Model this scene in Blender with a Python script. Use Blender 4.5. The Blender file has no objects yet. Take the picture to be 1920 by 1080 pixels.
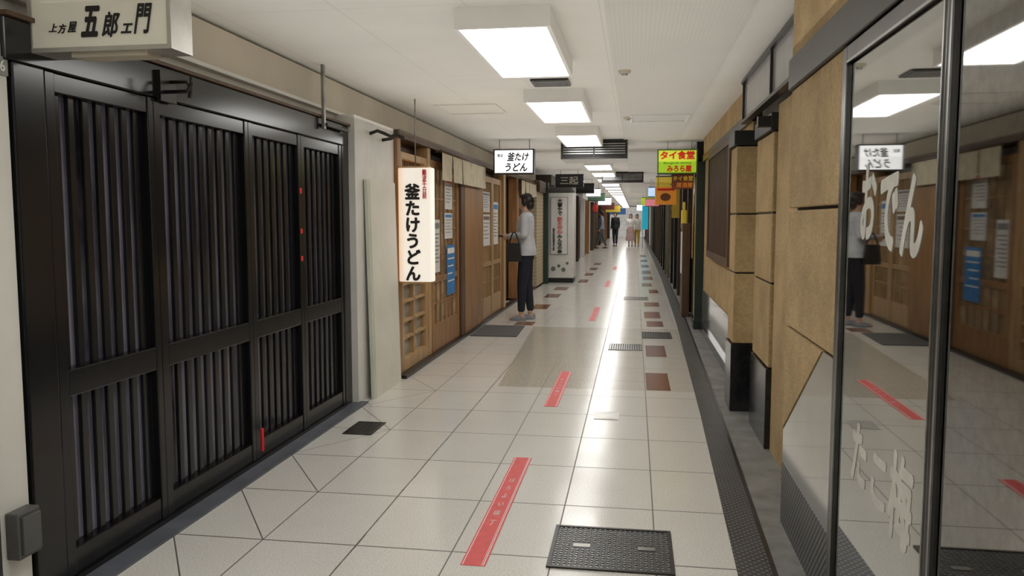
import bpy,bmesh,math,random
from mathutils import Vector,Matrix,Euler
random.seed(4)
sc=bpy.context.scene; col=sc.collection
try: sc.view_settings.view_transform='Standard'
except Exception: pass
# ------------------------------------------------------------ materials
def newmat(name):
    m=bpy.data.materials.new(name); m.use_nodes=True
    nt=m.node_tree; b=nt.nodes['Principled BSDF']
    return m,nt,b
class N:
    def __init__(s,nt): s.nt=nt
    def node(s,t,**k):
        n=s.nt.nodes.new(t)
        for a,v in k.items(): setattr(n,a,v)
        return n
    def set(s,sock,v):
        if isinstance(v,bpy.types.NodeSocket): s.nt.links.new(v,sock)
        else: sock.default_value=v
    def m(s,op,a,b=None,c=None):
        n=s.node('ShaderNodeMath',operation=op)
        s.set(n.inputs[0],a)
        if b is not None: s.set(n.inputs[1],b)
        if c is not None: s.set(n.inputs[2],c)
        return n.outputs[0]
    def mix(s,f,a,b):
        n=s.node('ShaderNodeMix',data_type='RGBA')
        s.set(n.inputs[0],f); s.set(n.inputs[6],a); s.set(n.inputs[7],b)
        return n.outputs[2]
    def noise(s,vec,scale,detail=4,rough=.6):
        n=s.node('ShaderNodeTexNoise'); s.nt.links.new(vec,n.inputs['Vector'])
        n.inputs['Scale'].default_value=scale; n.inputs['Detail'].default_value=detail; n.inputs['Roughness'].default_value=rough
        return n.outputs['Fac']
    def ramp(s,f,lo,hi):
        n=s.node('ShaderNodeMapRange'); s.set(n.inputs[0],f); n.inputs[1].default_value=lo; n.inputs[2].default_value=hi
        return n.outputs[0]
    def pos(s):
        return s.node('ShaderNodeNewGeometry').outputs['Position']
    def bump(s,h,st,dist,b):
        n=s.node('ShaderNodeBump'); n.inputs['Strength'].default_value=st; n.inputs['Distance'].default_value=dist
        s.set(n.inputs['Height'],h); s.nt.links.new(n.outputs[0],b.inputs['Normal'])
def c4(c): return (c[0],c[1],c[2],1)
_mc={}
def mat(name,c,rough=.5,metal=0,var=.12,scale=6,bump=0,bscale=None,stretch=None,emit=0,c2=None,spec=None,fine=0):
    if name in _mc: return _mc[name]
    m,nt,b=newmat(name); n=N(nt)
    p=n.pos(); p0=p
    if stretch:
        mp=n.node('ShaderNodeMapping'); nt.links.new(p,mp.inputs[0]); mp.inputs['Scale'].default_value=stretch; p=mp.outputs[0]
    f=n.ramp(n.noise(p,scale),.3,.7)
    cc=c2 if c2 else tuple(x*(1-var*2) for x in c)
    o=n.mix(f,c4(cc),c4(c))
    if fine:
        g=n.ramp(n.noise(p0,fine,5,.8),.40,.60)
        o=n.mix(n.m('MULTIPLY',n.m('SUBTRACT',1,g),.40),o,c4(tuple(x*.45 for x in c)))
    nt.links.new(o,b.inputs['Base Color'])
    b.inputs['Roughness'].default_value=rough; b.inputs['Metallic'].default_value=metal
    if spec is not None: b.inputs['Specular IOR Level'].default_value=spec
    if bump: n.bump(n.noise(p0,bscale or scale*4),bump,.01,b)
    if emit:
        nt.links.new(o,b.inputs['Emission Color']); b.inputs['Emission Strength'].default_value=emit
    _mc[name]=m; return m
def floor_mat():
    m,nt,b=newmat('polished_floor_tiles'); n=N(nt); p=n.pos()
    sx=n.node('ShaderNodeSeparateXYZ'); nt.links.new(p,sx.inputs[0]); x,y=sx.outputs[0],sx.outputs[1]
    W,L=.41,.60
    u=n.m('DIVIDE',n.m('ADD',x,20*W-.10),W); v=n.m('DIVIDE',n.m('ADD',y,40*L-.09),L)
    fu,fv=n.m('FRACT',u),n.m('FRACT',v)
    du=n.m('MULTIPLY',n.m('MINIMUM',fu,n.m('SUBTRACT',1,fu)),W)
    dv=n.m('MULTIPLY',n.m('MINIMUM',fv,n.m('SUBTRACT',1,fv)),L)
    d=n.m('MINIMUM',du,n.m('MULTIPLY',dv,.7))
    cv=n.node('ShaderNodeCombineXYZ'); n.set(cv.inputs[0],n.m('FLOOR',u)); n.set(cv.inputs[1],n.m('FLOOR',v))
    wn=n.node('ShaderNodeTexWhiteNoise'); nt.links.new(cv.outputs[0],wn.inputs['Vector']); r=wn.outputs['Value']
    wc=n.node('ShaderNodeSeparateXYZ'); nt.links.new(wn.outputs['Color'],wc.inputs[0])
    flip=n.m('GREATER_THAN',r,.5)
    fx=n.m('ADD',n.m('MULTIPLY',fu,n.m('SUBTRACT',1,flip)),n.m('MULTIPLY',n.m('SUBTRACT',1,fu),flip))
    dd=n.m('MULTIPLY',n.m('ABSOLUTE',n.m('SUBTRACT',fx,fv)),.33)
    off=n.m('MAXIMUM',n.m('GREATER_THAN',x,-1.54),n.m('GREATER_THAN',y,6.9))
    dd=n.m('ADD',dd,off)
    d=n.m('MINIMUM',d,dd)
    joint=n.m('LESS_THAN',d,.0030)
    sp=n.ramp(n.noise(p,140,2),.42,.62)
    big=n.ramp(n.noise(p,2.2,5),.3,.75)
    base=n.mix(sp,c4((.66,.64,.595)),c4((.83,.81,.765)))
    base=n.mix(n.m('MULTIPLY',big,.22),base,c4((.58,.56,.51)))
    base=n.mix(n.m('MULTIPLY',r,.14),base,c4((.58,.565,.53)))
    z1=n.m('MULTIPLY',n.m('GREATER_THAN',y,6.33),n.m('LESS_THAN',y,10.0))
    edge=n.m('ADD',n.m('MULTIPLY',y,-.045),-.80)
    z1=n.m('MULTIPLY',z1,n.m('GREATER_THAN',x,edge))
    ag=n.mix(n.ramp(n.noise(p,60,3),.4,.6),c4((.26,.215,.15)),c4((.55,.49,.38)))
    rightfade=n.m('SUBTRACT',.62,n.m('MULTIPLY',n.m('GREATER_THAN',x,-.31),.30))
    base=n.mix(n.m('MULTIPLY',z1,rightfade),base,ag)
    cr=n.m('ABSOLUTE',n.m('ADD',n.m('ADD',x,1.13),n.m('MULTIPLY',n.m('SUBTRACT',n.noise(p,3,4),.5),.02)))
    crk=n.m('MULTIPLY',n.m('LESS_THAN',cr,.003),n.m('LESS_THAN',y,9))
    joint=n.m('MAXIMUM',joint,crk)
    base=n.mix(joint,base,c4((.12,.11,.095)))
    nt.links.new(base,b.inputs['Base Color'])
    rg=n.m('ADD',.12,n.m('MULTIPLY',n.noise(p,5,4),.13))
    rg=n.m('ADD',rg,n.m('MULTIPLY',joint,.3))
    nt.links.new(rg,b.inputs['Roughness'])
    b.inputs['IOR'].default_value=1.58
    # every tile lies a hair out of level, which breaks up the mirror images
    tilt=n.m('ADD',n.m('MULTIPLY',n.m('MULTIPLY',n.m('SUBTRACT',wc.outputs[0],.5),fu),.30),n.m('MULTIPLY',n.m('MULTIPLY',n.m('SUBTRACT',wc.outputs[1],.5),fv),.45))
    h=n.m('ADD',n.m('ADD',n.m('MULTIPLY',n.noise(p,4.5,3),.45),n.m('MULTIPLY',joint,-.2)),tilt)
    n.bump(h,.22,.01,b)
    return m
def grid_mat(name,c,line,pitch,lw,rough=.7,axes=(0,1),dots=False):
    m,nt,b=newmat(name); n=N(nt); p=n.pos()
    sx=n.node('ShaderNodeSeparateXYZ'); nt.links.new(p,sx.inputs[0])
    a,c_=sx.outputs[axes[0]],sx.outputs[axes[1]]
    fa=n.m('FRACT',n.m('DIVIDE',n.m('ADD',a,100),pitch[0])); fb=n.m('FRACT',n.m('DIVIDE',n.m('ADD',c_,100),pitch[1]))
    if dots:
        d=n.m('SQRT',n.m('ADD',n.m('POWER',n.m('SUBTRACT',fa,.5),2),n.m('POWER',n.m('SUBTRACT',fb,.5),2)))
        f=n.m('LESS_THAN',d,lw)
    else:
        f=n.m('MAXIMUM',n.m('LESS_THAN',fa,lw/pitch[0]),n.m('LESS_THAN',fb,lw/pitch[1]))
    nz=n.ramp(n.noise(p,1.5,4),.3,.7)
    o=n.mix(nz,c4(tuple(k*.93 for k in c)),c4(c)); o=n.mix(f,o,c4(line))
    nt.links.new(o,b.inputs['Base Color']); b.inputs['Roughness'].default_value=rough
    return m
def diamond_mat(name,dark,light,pitch=.035):
    m,nt,b=newmat(name); n=N(nt); p=n.pos()
    sx=n.node('ShaderNodeSeparateXYZ'); nt.links.new(p,sx.inputs[0])
    a=n.m('ADD',sx.outputs[0],100); c_=n.m('ADD',n.m('ADD',sx.outputs[1],sx.outputs[2]),100)
    u=n.m('FRACT',n.m('DIVIDE',n.m('ADD',a,c_),pitch)); v=n.m('FRACT',n.m('DIVIDE',n.m('SUBTRACT',a,c_),pitch))
    u1=n.m('ABSOLUTE',n.m('SUBTRACT',u,.5)); v1=n.m('ABSOLUTE',n.m('SUBTRACT',v,.5))
    f=n.m('LESS_THAN',n.m('MAXIMUM',u1,v1),.27)
    o=n.mix(f,c4(dark),c4(light)); o=n.mix(n.m('MULTIPLY',n.ramp(n.noise(p,4,4),.35,.7),.4),o,c4((.12,.12,.12)))
    nt.links.new(o,b.inputs['Base Color']); b.inputs['Roughness'].default_value=.42; b.inputs['Metallic'].default_value=.3
    n.bump(f,.5,.003,b)
    return m
FLOOR=floor_mat()
CEIL=grid_mat('painted_ceiling_boards',(.78,.765,.715),(.64,.625,.58),(.62,1.82),.006)
PERF=grid_mat('perforated_ceiling_board',(.68,.67,.63),(.60,.59,.555),(.022,.022),.24,dots=True)
WHITEW=mat('cream_plaster',(.76,.74,.68),.7,var=.06,scale=2)
BEIGE=mat('beige_fascia',(.60,.54,.43),.65,var=.08,scale=2)
BLACKW=mat('black_lacquered_wood',(.011,.011,.013),.18,var=.25,scale=9,stretch=(1,1,.2))
BLACKW2=mat('black_painted_slat',(.012,.012,.014),.16,var=.2)
PANE=mat('dark_pane_cloth_added_glow',(.30,.28,.33),.08,scale=4,stretch=(1,1.5,.28),c2=(.015,.013,.018),emit=.09)  # cloth folds drawn in the pane colour, lifted by an added glow
WOOD=mat('warm_wood',(.42,.22,.09),.45,var=.22,scale=7,stretch=(3,3,.35))
WOODL=mat('light_wood',(.58,.37,.18),.45,var=.18,scale=7,stretch=(3,3,.35))
WOODD=mat('dark_brown_wood',(.13,.07,.035),.5,var=.25,scale=7,stretch=(3,3,.35))
STONE=mat('tan_bush_hammered_stone',(.62,.44,.22),.8,var=.22,scale=3.0,bump=1,bscale=90,c2=(.40,.27,.125),fine=45)
MARBLE=mat('polished_grey_marble',(.52,.505,.47),.09,metal=.6,var=.12,scale=3)
BSTONE=mat('black_polished_stone',(.02,.02,.022),.15,var=.3)
DARKM=mat('dark_bronze_metal',(.05,.045,.042),.35,metal=.6,var=.2)
FRAMEM=mat('satin_grey_frame_metal',(.13,.125,.12),.3,metal=.85,var=.2)
STEEL=mat('worn_steel',(.42,.42,.41),.3,metal=.9,var=.2,scale=12)
BLACKM=mat('black_metal',(.02,.02,.02),.45,metal=.3)
CONC=mat('grey_concrete',(.27,.265,.25),.55,var=.25,scale=5,bump=.2)
SILL=mat('blue_grey_sill',(.13,.14,.17),.45,var=.2,scale=5)
GLASS1=mat('mirror_like_shop_glass',(.50,.51,.49),.025,metal=1,var=.08,scale=2)
GLASS2=mat('dark_mirror_glass',(.28,.28,.27),.03,metal=1,var=.12,scale=40)
WHITEP=mat('white_enamel',(.78,.77,.73),.4,var=.05)
FIXW=mat('fixture_white',(.80,.79,.75),.45,var=.03)
RED=mat('red_floor_tape',(.82,.13,.13),.5,var=.08,scale=20,spec=.3)
WHT=mat('white_ink',(.9,.9,.88),.5,var=.02)
PALE=mat('pale_frosted_glow_ink',(.50,.48,.42),.6,var=.12,scale=14,emit=.10)  # glow added to the letters to lift them; they are no lamp
DIMINK=mat('dim_carved_ink',(.35,.33,.28),.6)
BLK=mat('black_ink',(.012,.01,.01),.5,var=.02)
REDI=mat('red_ink',(.75,.02,.02),.5,var=.02)
GREYI=mat('grey_print_ink',(.25,.25,.27),.6,var=.05)
REDG=mat('red_lit_ink',(.85,.03,.01),.5,var=.02,emit=.15)
BROWNT=mat('brown_accent_tile',(.26,.09,.045),.2,var=.25,scale=12)
DIAM=diamond_mat('diamond_tread_plate',(.03,.03,.032),(.19,.19,.19))
GREYGLASS=mat('grey_transom_glass',(.34,.34,.33),.15,var=.1)
PAPER=mat('paper_white',(.80,.79,.76),.6,var=.05)
BLUEP=mat('blue_poster_ink',(.04,.25,.62),.5,var=.1)
CLOTH=mat('cream_noren_cloth',(.74,.66,.50),.85,var=.1,scale=9)
MAT_G=mat('grey_mat_pile',(.17,.165,.165),.95,var=.3,scale=160,bump=.6,bscale=300)
BRICK=grid_mat('beige_brick',(.56,.46,.30),(.25,.2,.14),(.12,.07),.008,axes=(1,2))
def emis(name,c,s,base=.8):
    if name in _mc: return _mc[name]
    m,nt,b=newmat(name); n=N(nt); f=n.ramp(n.noise(n.pos(),3,2),.2,.8)
    o=n.mix(f,c4(tuple(k*.94 for k in c)),c4(c))
    nt.links.new(o,b.inputs['Base Color']); nt.links.new(o,b.inputs['Emission Color']); b.inputs['Emission Strength'].default_value=s
    b.inputs['Roughness'].default_value=.4
    _mc[name]=m; return m
LAMP=emis('fluorescent_diffuser',(1,.99,.96),7.5)
LITW=emis('lit_white_acrylic',(.98,.98,1),.95)
DIMW=mat('cream_acrylic_faint_glow',(.74,.71,.60),.3,var=.04,emit=.10)  # faint glow added to brighten the cream sign panel
LITG=emis('lit_yellow_green_acrylic',(.42,.66,.03),.5)
LIME=emis('lit_lime',(.66,.74,.06),.5)
LITO=emis('lit_orange_acrylic',(.70,.26,.03),.22)
LITY=emis('lit_yellow_acrylic',(.66,.47,.05),.2)
TURQ=emis('turquoise_panel',(.02,.42,.62),.4)
WARM=emis('warm_bulb',(1,.50,.14),30)
GLOWIN=emis('warm_interior_glow',(1,.62,.28),.5)
def lantern_mat():
    m,nt,b=newmat('lit_lantern_paper'); n=N(nt)
    sx=n.node('ShaderNodeSeparateXYZ'); nt.links.new(n.pos(),sx.inputs[0])
    f=n.ramp(sx.outputs[0],-1.99,-1.90)
    o=n.mix(f,c4((1,.55,.24)),c4((1,.93,.84)))  # orange glow towards the wall side is painted into the paper
    nt.links.new(o,b.inputs['Base Color']); nt.links.new(o,b.inputs['Emission Color']); b.inputs['Emission Strength'].default_value=.5
    b.inputs['Roughness'].default_value=.7
    return m
LANT=lantern_mat()
# ------------------------------------------------------------ geometry helpers
def bm_box(bm,x0,x1,y0,y1,z0,z1):
    vs=[bm.verts.new((x,y,z)) for x in (x0,x1) for y in (y0,y1) for z in (z0,z1)]
    for f in ((0,1,3,2),(4,6,7,5),(0,4,5,1),(2,3,7,6),(0,2,6,4),(1,5,7,3)):
        bm.faces.new([vs[i] for i in f])
def bm_prism(bm,pts,axis,a0,a1):
    def mk(p,a):
        return {0:(a,p[0],p[1]),1:(p[0],a,p[1]),2:(p[0],p[1],a)}[axis]
    A=[bm.verts.new(mk(p,a0)) for p in pts]; Bv=[bm.verts.new(mk(p,a1)) for p in pts]
    bm.faces.new(A); bm.faces.new(Bv[::-1])
    n=len(pts)
    for i in range(n): bm.faces.new([A[i],A[(i+1)%n],Bv[(i+1)%n],Bv[i]])
def meta(o,label=None,cat=None,group=None,kind=None):
    if label: o['label']=label
    if cat: o['category']=cat
    if group: o['group']=group
    if kind: o['kind']=kind
PB={}
def add(name,bm,m,parent=None,label=None,cat=None,group=None,kind=None,bevel=0,smooth=False,base=None):
    me=bpy.data.meshes.new(name)
    bmesh.ops.recalc_face_normals(bm,faces=bm.faces[:])
    if parent is None and base is None:
        xs=[v.co.x for v in bm.verts];ys=[v.co.y for v in bm.verts];zs=[v.co.z for v in bm.verts]
        base=Vector(((min(xs)+max(xs))/2,(min(ys)+max(ys))/2,min(zs)))
    off=Vector(base) if parent is None else PB[parent.name]
    for v in bm.verts: v.co-=off
    bm.to_mesh(me); bm.free()
    if smooth:
        for pl in me.polygons: pl.use_smooth=True
    me.materials.append(m)
    o=bpy.data.objects.new(name,me); col.objects.link(o)
    if parent is not None:
        o.parent=parent
        PB[o.name]=Vector(PB[parent.name])
    else:
        o.location=base
        PB[o.name]=Vector(base)
    if bevel:
        md=o.modifiers.new('bevel','BEVEL'); md.width=bevel; md.segments=2; md.limit_method='ANGLE'
    meta(o,label,cat,group,kind)
    return o
def thing(name,label,cat,base,group=None):
    o=bpy.data.objects.new(name,None); o.empty_display_size=.1; col.objects.link(o); o.location=base
    PB[o.name]=Vector(base); meta(o,label,cat,group); return o
def P(name,bxs,m,parent,bevel=0,label=None):
    bm=bmesh.new()
    for b in bxs: bm_box(bm,*b)
    return add(name,bm,m,parent,label=label,bevel=bevel)
def PM(name,bxs,m,parent,bevel=0):
    for b in bxs: P(name,[b],m,parent,bevel)
def S(name,bxs,m,label,cat,bevel=0,group=None):
    bm=bmesh.new()
    for b in bxs: bm_box(bm,*b)
    return add(name,bm,m,None,label=label,cat=cat,group=group,bevel=bevel)
def STR(name,bxs,m,bevel=0):
    bm=bmesh.new()
    for b in bxs: bm_box(bm,*b)
    return add(name,bm,m,None,kind='structure',bevel=bevel)
_tn=[0]
def TRIM(bxs,m,bevel=0):
    _tn[0]+=1; return STR('trim_%d'%_tn[0],bxs,m,bevel)
def TRIMS(bxs,m,bevel=0):
    for b in bxs: TRIM([b],m,bevel)
def copytree(o,d,parent=None):
    c=o.copy(); col.objects.link(c)
    if parent is None: c.location=Vector(o.location)+Vector(d)
    else: c.parent=parent
    for ch in o.children: copytree(ch,d,c)
    return c
AX={'-y':(Vector((1,0,0)),Vector((0,0,1))),'+x':(Vector((0,1,0)),Vector((0,0,1))),'-x':(Vector((0,-1,0)),Vector((0,0,1))),'+z':(Vector((1,0,0)),Vector((0,1,0)))}
def text(body,center,w,h,face,m,parent,name='lettering',vertical=False,bold=.0,shear=0,space=.9,depth=.002):
    cu=bpy.data.curves.new('t','FONT')
    cu.body='\n'.join(body) if vertical else body
    cu.align_x='CENTER'; cu.size=1; cu.shear=shear; cu.resolution_u=4
    if vertical: cu.space_line=space
    o=bpy.data.objects.new('t',cu); col.objects.link(o)
    dg=bpy.context.evaluated_depsgraph_get(); dg.update()
    me=bpy.data.meshes.new_from_object(o.evaluated_get(dg))
    bpy.data.objects.remove(o)
    bm=bmesh.new(); bm.from_mesh(me)
    if not bm.verts: bm.free(); return None
    x0=min(v.co.x for v in bm.verts);x1=max(v.co.x for v in bm.verts);y0=min(v.co.y for v in bm.verts);y1=max(v.co.y for v in bm.verts)
    U_,V_=AX[face]; C=Vector(center); nn=U_.cross(V_)
    r=bmesh.ops.extrude_face_region(bm,geom=bm.faces[:])
    for g in r['geom']:
        if isinstance(g,bmesh.types.BMVert): g.co.z=1
    tmp=bpy.data.meshes.new('t2'); bm.to_mesh(tmp); bm.free()
    bm=bmesh.new(); L=[(0,0)]
    if bold: L+=[(bold*math.cos(k*math.pi/4),bold*math.sin(k*math.pi/4)) for k in range(8)]
    for i,(dx,dy) in enumerate(L):
        n0=len(bm.verts); bm.from_mesh(tmp); bm.verts.ensure_lookup_table()
        for v in bm.verts[n0:]:
            a=((v.co.x+dx-x0)/(x1-x0)-.5)*w; b=((v.co.y+dy-y0)/(y1-y0)-.5)*h; z=v.co.z
            v.co=C+U_*a+V_*b+nn*(z*(depth+i*.00005))
    bpy.data.meshes.remove(me); bpy.data.meshes.remove(tmp)
    return add(name,bm,m,parent)
def tube(name,pts,r,m,parent=None,label=None,cat=None,seg=8):
    bm=bmesh.new(); rings=[]
    pts=[Vector(p) for p in pts]
    for i,p in enumerate(pts):
        d=(pts[min(i+1,len(pts)-1)]-pts[max(i-1,0)]).normalized()
        a=d.orthogonal().normalized() if i==0 else (prev-d*prev.dot(d)).normalized()
        prev=a; b=d.cross(a)
        rings.append([bm.verts.new(p+(a*math.cos(t)+b*math.sin(t))*r) for t in [k*2*math.pi/seg for k in range(seg)]])
    for i in range(len(rings)-1):
        for k in range(seg): bm.faces.new([rings[i][k],rings[i][(k+1)%seg],rings[i+1][(k+1)%seg],rings[i+1][k]])
    bm.faces.new(rings[0][::-1]); bm.faces.new(rings[-1])
    return add(name,bm,m,parent,label=label,cat=cat,smooth=True)
# ------------------------------------------------------------ camera
a=math.radians(8.69);p=math.radians(4.878)
cam=bpy.data.objects.new('camera',bpy.data.cameras.new('camera'));col.objects.link(cam)
cam.location=(0,0,1.35);cam.rotation_euler=(math.radians(90)-p,0,a);cam.data.lens=1500/1920*36;cam.data.clip_start=.05
sc.camera=cam
w=bpy.data.worlds.new('w');sc.world=w;w.use_nodes=True
w.node_tree.nodes['Background'].inputs[0].default_value=(.9,.93,1,1);w.node_tree.nodes['Background'].inputs[1].default_value=.1
# ------------------------------------------------------------ shell
YE=64; YB=-3.5; CZ=2.35
bm=bmesh.new(); bm_box(bm,-3,2,YB,YE,-.1,0); add('floor',bm,FLOOR,base=(0,0,0),kind='structure')
STR('ceiling',[(-3,2,YB,YE,CZ,CZ+.1)],CEIL)
STR('wall_left',[(-2.6,-2.2,YB,YE,0,CZ)],WHITEW)
STR('wall_right',[(.90,1.3,YB,YE,0,CZ)],WHITEW)
STR('wall_back',[(-2.2,.9,YB,YB+.1,0,CZ)],WHITEW)
STR('wall_far',[(-2.2,.9,YE-.1,YE,0,CZ)],mat('far_wall_added_glow',(.75,.74,.70),.5,emit=.45))  # wall itself glows so the passage end reads bright
TRIM([(-.15,.54,YB+.2,30,CZ-.008,CZ)],PERF)
TRIM([(-2.2,-2.12,YB+.1,17,2.12,2.33)],BEIGE)
TRIM([(-2.2,-2.10,YB+.1,17,2.10,2.12)],WHITEP)
TRIM([(-2.2,-2.14,YB+.1,6.5,2.03,2.10)],WHITEW)
TRIM([(-2.2,-2.05,YB+.1,2.40,0,2.03)],WHITEW)
TRIM([(-2.2,-1.99,5.56,6.50,0,2.10)],WHITEP)
STR('baseboard_left',[(-2.14,-1.93,YB+.1,5.60,.0,.012)],SILL)
TRIM([(-2.0,-1.90,6.5,16.8,0,.03)],DARKM)
def gutter():
    L=[(YB+.1,.39),(3.0,.405),(5.7,.47),(11,.56),(19,.62),(YE-.1,.66)]
    bm=bmesh.new(); bm2=bmesh.new(); bm3=bmesh.new()
    for (y0,x0),(y1,x1) in zip(L[:-1],L[1:]):
        bm_prism(bm,[(x0,y0),(x0+.13,y0),(x1+.13,y1),(x1,y1)],2,0,.004)
        bm_prism(bm2,[(x0+.15,y0),(.90,y0),(.90,y1),(x1+.15,y1)],2,0,.003)
        bm_prism(bm3,[(x0+.13,y0),(x0+.15,y0),(x1+.15,y1),(x1+.13,y1)],2,0,.006)
    add('baseboard_right',bm,DIAM,kind='structure')
    _tn[0]+=1; add('trim_%d'%_tn[0],bm2,CONC,kind='structure')
    _tn[0]+=1; add('trim_%d'%_tn[0],bm3,DARKM,kind='structure')
gutter()
# ------------------------------------------------------------ lights
fx=thing('ceiling_light_fixture','white box fluorescent ceiling light with glowing diffuser','ceiling light',(-.63,4.47,CZ),'fluorescent ceiling lights')
P('housing',[(-.86,-.40,3.80,3.82,2.25,CZ),(-.86,-.40,5.12,5.14,2.25,CZ),(-.86,-.84,3.82,5.12,2.25,CZ),(-.42,-.40,3.82,5.12,2.25,CZ)],FIXW,fx)
P('diffuser',[(-.84,-.42,3.82,5.12,2.255,2.27)],LAMP,fx)
ys=[-2.4,-.3,1.45]+[6.23,8.72,11.2,13.5,15.8]+[18.2+2.4*i for i in range(18)]
for y in ys: copytree(fx,(0,y-3.82,0))
for (yc,ln,k) in ((-.5,5.5,1),(7,9,1),(17,10,.8),(30,15,.6),(48,20,.5)):  # unseen fill lights, added below the ceiling to brighten it
    l=bpy.data.lights.new('added_fill_uplight','AREA'); l.shape='RECTANGLE'; l.size=2.7; l.size_y=ln; l.energy=3.5*ln*k; l.color=(1,.97,.92)
    o=bpy.data.objects.new('added_fill_uplight',l); col.objects.link(o); o.location=(-.65,yc,2.08); o.rotation_euler=(math.pi,0,0)
# ------------------------------------------------------------ lattice doors
def lattice(y0,y1,n):
    t=thing('lattice_sliding_door','black wooden sliding door with vertical slats and dark panes','sliding door',(-2.08,(y0+y1)/2,.012),'black lattice doors')
    P('frame',[(-2.11,-2.04,y0,y0+.05,.03,1.87),(-2.11,-2.04,y1-.04,y1,.03,1.87),(-2.108,-2.045,y0+.05,y1-.04,.03,.13),
        (-2.108,-2.042,y0+.05,y1-.04,.70,.80),(-2.108,-2.045,y0+.05,y1-.04,1.80,1.87)],BLACKW,t,bevel=.004)
    bx=[]
    W=(y1-y0-.09)/n
    for i in range(n):
        yc=y0+.05+W*(i+.5)
        bx+=[(-2.088,-2.070,yc-.017,yc+.017,.12,.71),(-2.088,-2.070,yc-.017,yc+.017,.79,1.81)]
    P('slats',bx,BLACKW2,t,bevel=.003)
    P('pane',[(-2.106,-2.10,y0+.04,y1-.03,.12,1.81)],PANE,t)
    return t
for y0,y1,n in ((2.56,3.20,7),(3.20,4.05,9),(4.05,4.73,7),(4.73,5.42,7)): lattice(y0,y1,n)
for (yy,z0,z1) in ((4.71,1.51,1.545),(4.71,1.265,1.295),(4.71,1.095,1.125),(4.12,.06,.19)):
    S('red_tag',[(-2.046,-2.035,yy-.012,yy+.012,z0,z1)],REDI,'small red paper tag stuck on the black door frame','tag',.002,group='red tags on the lattice doors')
TRIM([(-2.14,-2.035,2.38,5.56,1.872,2.015)],BLACKW,.006)
TRIM([(-2.14,-2.02,2.38,5.58,2.015,2.03)],WOODD)
TRIM([(-2.12,-2.035,2.41,2.555,.012,1.872)],BLACKW,.005)
TRIM([(-2.12,-2.035,5.425,5.555,.012,1.872)],BLACKW,.005)
TRIM([(-2.13,-2.03,2.555,5.425,.012,.03)],BLACKW)
jb=thing('wall_junction_box','dark grey electrical box low on the white wall','electrical box',(-2.02,2.35,.22))
P('case',[(-2.05,-2.0,2.29,2.39,.22,.38)],mat('dark_grey_plastic',(.10,.10,.095),.5),jb,bevel=.006); P('lid',[(-2.0,-1.988,2.30,2.38,.235,.365)],mat('dark_grey_plastic',(.10,.10,.095),.5),jb,bevel=.003)
S('black_side_board',[(-2.05,-2.0,1.7,2.22,.012,1.08),(-2.0,-1.985,1.72,2.2,.95,1.0)],BLACKW,'black wooden board standing against white wall','board',.005)
np_=thing('number_plate','small grey plate with unit number on the wall','plate',(-2.045,2.35,1.82))
P('plate',[(-2.052,-2.043,2.29,2.40,1.82,1.88)],mat('grey_plate',(.3,.3,.28),.5),np_)
text('9-36',(-2.042,2.345,1.85),.08,.035,'+x',WHT,np_)
# ------------------------------------------------------------ big cream box sign
sg=thing('box_sign','cream acrylic box sign with black brush lettering and steel frame','sign',(-1.78,2.565,1.90))
AL=mat('brushed_aluminium',(.60,.58,.53),.35,metal=.5)
P('panel',[(-2.03,-1.535,2.505,2.515,1.93,2.20)],DIMW,sg)
P('frame',[(-2.045,-1.52,2.50,2.63,1.915,1.93),(-1.535,-1.52,2.50,2.63,1.93,2.20),(-2.045,-2.03,2.50,2.63,1.93,2.20),(-2.045,-1.52,2.50,2.63,2.20,2.215)],AL,sg)
P('back_panel',[(-2.03,-1.535,2.61,2.62,1.93,2.20)],WHITEP,sg)
for ch,xc,zc,wd,hg in (('上',-1.952,1.996,.030,.026),('方',-1.918,1.992,.032,.030),('屋',-1.880,1.996,.034,.034)):
    text(ch,(xc,2.503,zc),wd,hg,'-y',BLK,sg,bold=.02,shear=.3)
for ch,xc,zc,wd,hg,bo in (('五',-1.812,2.012,.068,.092,.04),('郎',-1.737,2.0,.066,.080,.02),('ェ',-1.680,1.985,.042,.030,.02),('門',-1.620,2.015,.066,.094,.02)):
    text(ch,(xc,2.503,zc),wd,hg,'-y',BLK,sg,bold=bo,shear=.34)
PM('hanger',[(-1.95,-1.93,2.55,2.58,2.215,CZ),(-1.65,-1.63,2.55,2.58,2.215,CZ)],STEEL,sg)
P('foot_rail',[(-1.90,-1.62,2.52,2.60,1.90,1.915)],BEIGE,sg)
hk=thing('iron_hook','dark iron hooks projecting under the lintel','hook',(-2.03,3.3,1.9))
P('mount',[(-2.035,-2.015,3.22,3.34,1.86,1.99)],DARKM,hk)
tube('hook_arm',[(-2.02,3.30,1.95),(-1.94,3.30,1.95),(-1.92,3.30,1.92),(-1.93,3.30,1.88)],.008,DARKM,hk)
tube('hook_arm',[(-2.02,3.25,1.90),(-1.91,3.25,1.90),(-1.89,3.25,1.93),(-1.89,3.25,1.96)],.008,DARKM,hk)
hk=thing('steel_bracket','old steel bar bracket fixed to ceiling and lintel','bracket',(-2.0,5.1,2.0))
P('bar',[(-2.018,-2.0,5.02,5.05,1.94,CZ)],STEEL,hk)
P('arm',[(-2.018,-1.99,5.05,5.45,1.96,1.98)],DARKM,hk)
hk=thing('curved_iron_bracket','curled dark iron bracket on the white pillar','bracket',(-1.98,6.1,1.95))
tube('scroll',[(-1.99,5.9,2.0),(-1.93,5.9,2.02),(-1.88,5.92,2.0),(-1.84,5.95,1.98),(-1.80,5.97,2.0),(-1.80,5.97,2.03)],.013,DARKM,hk)
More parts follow.
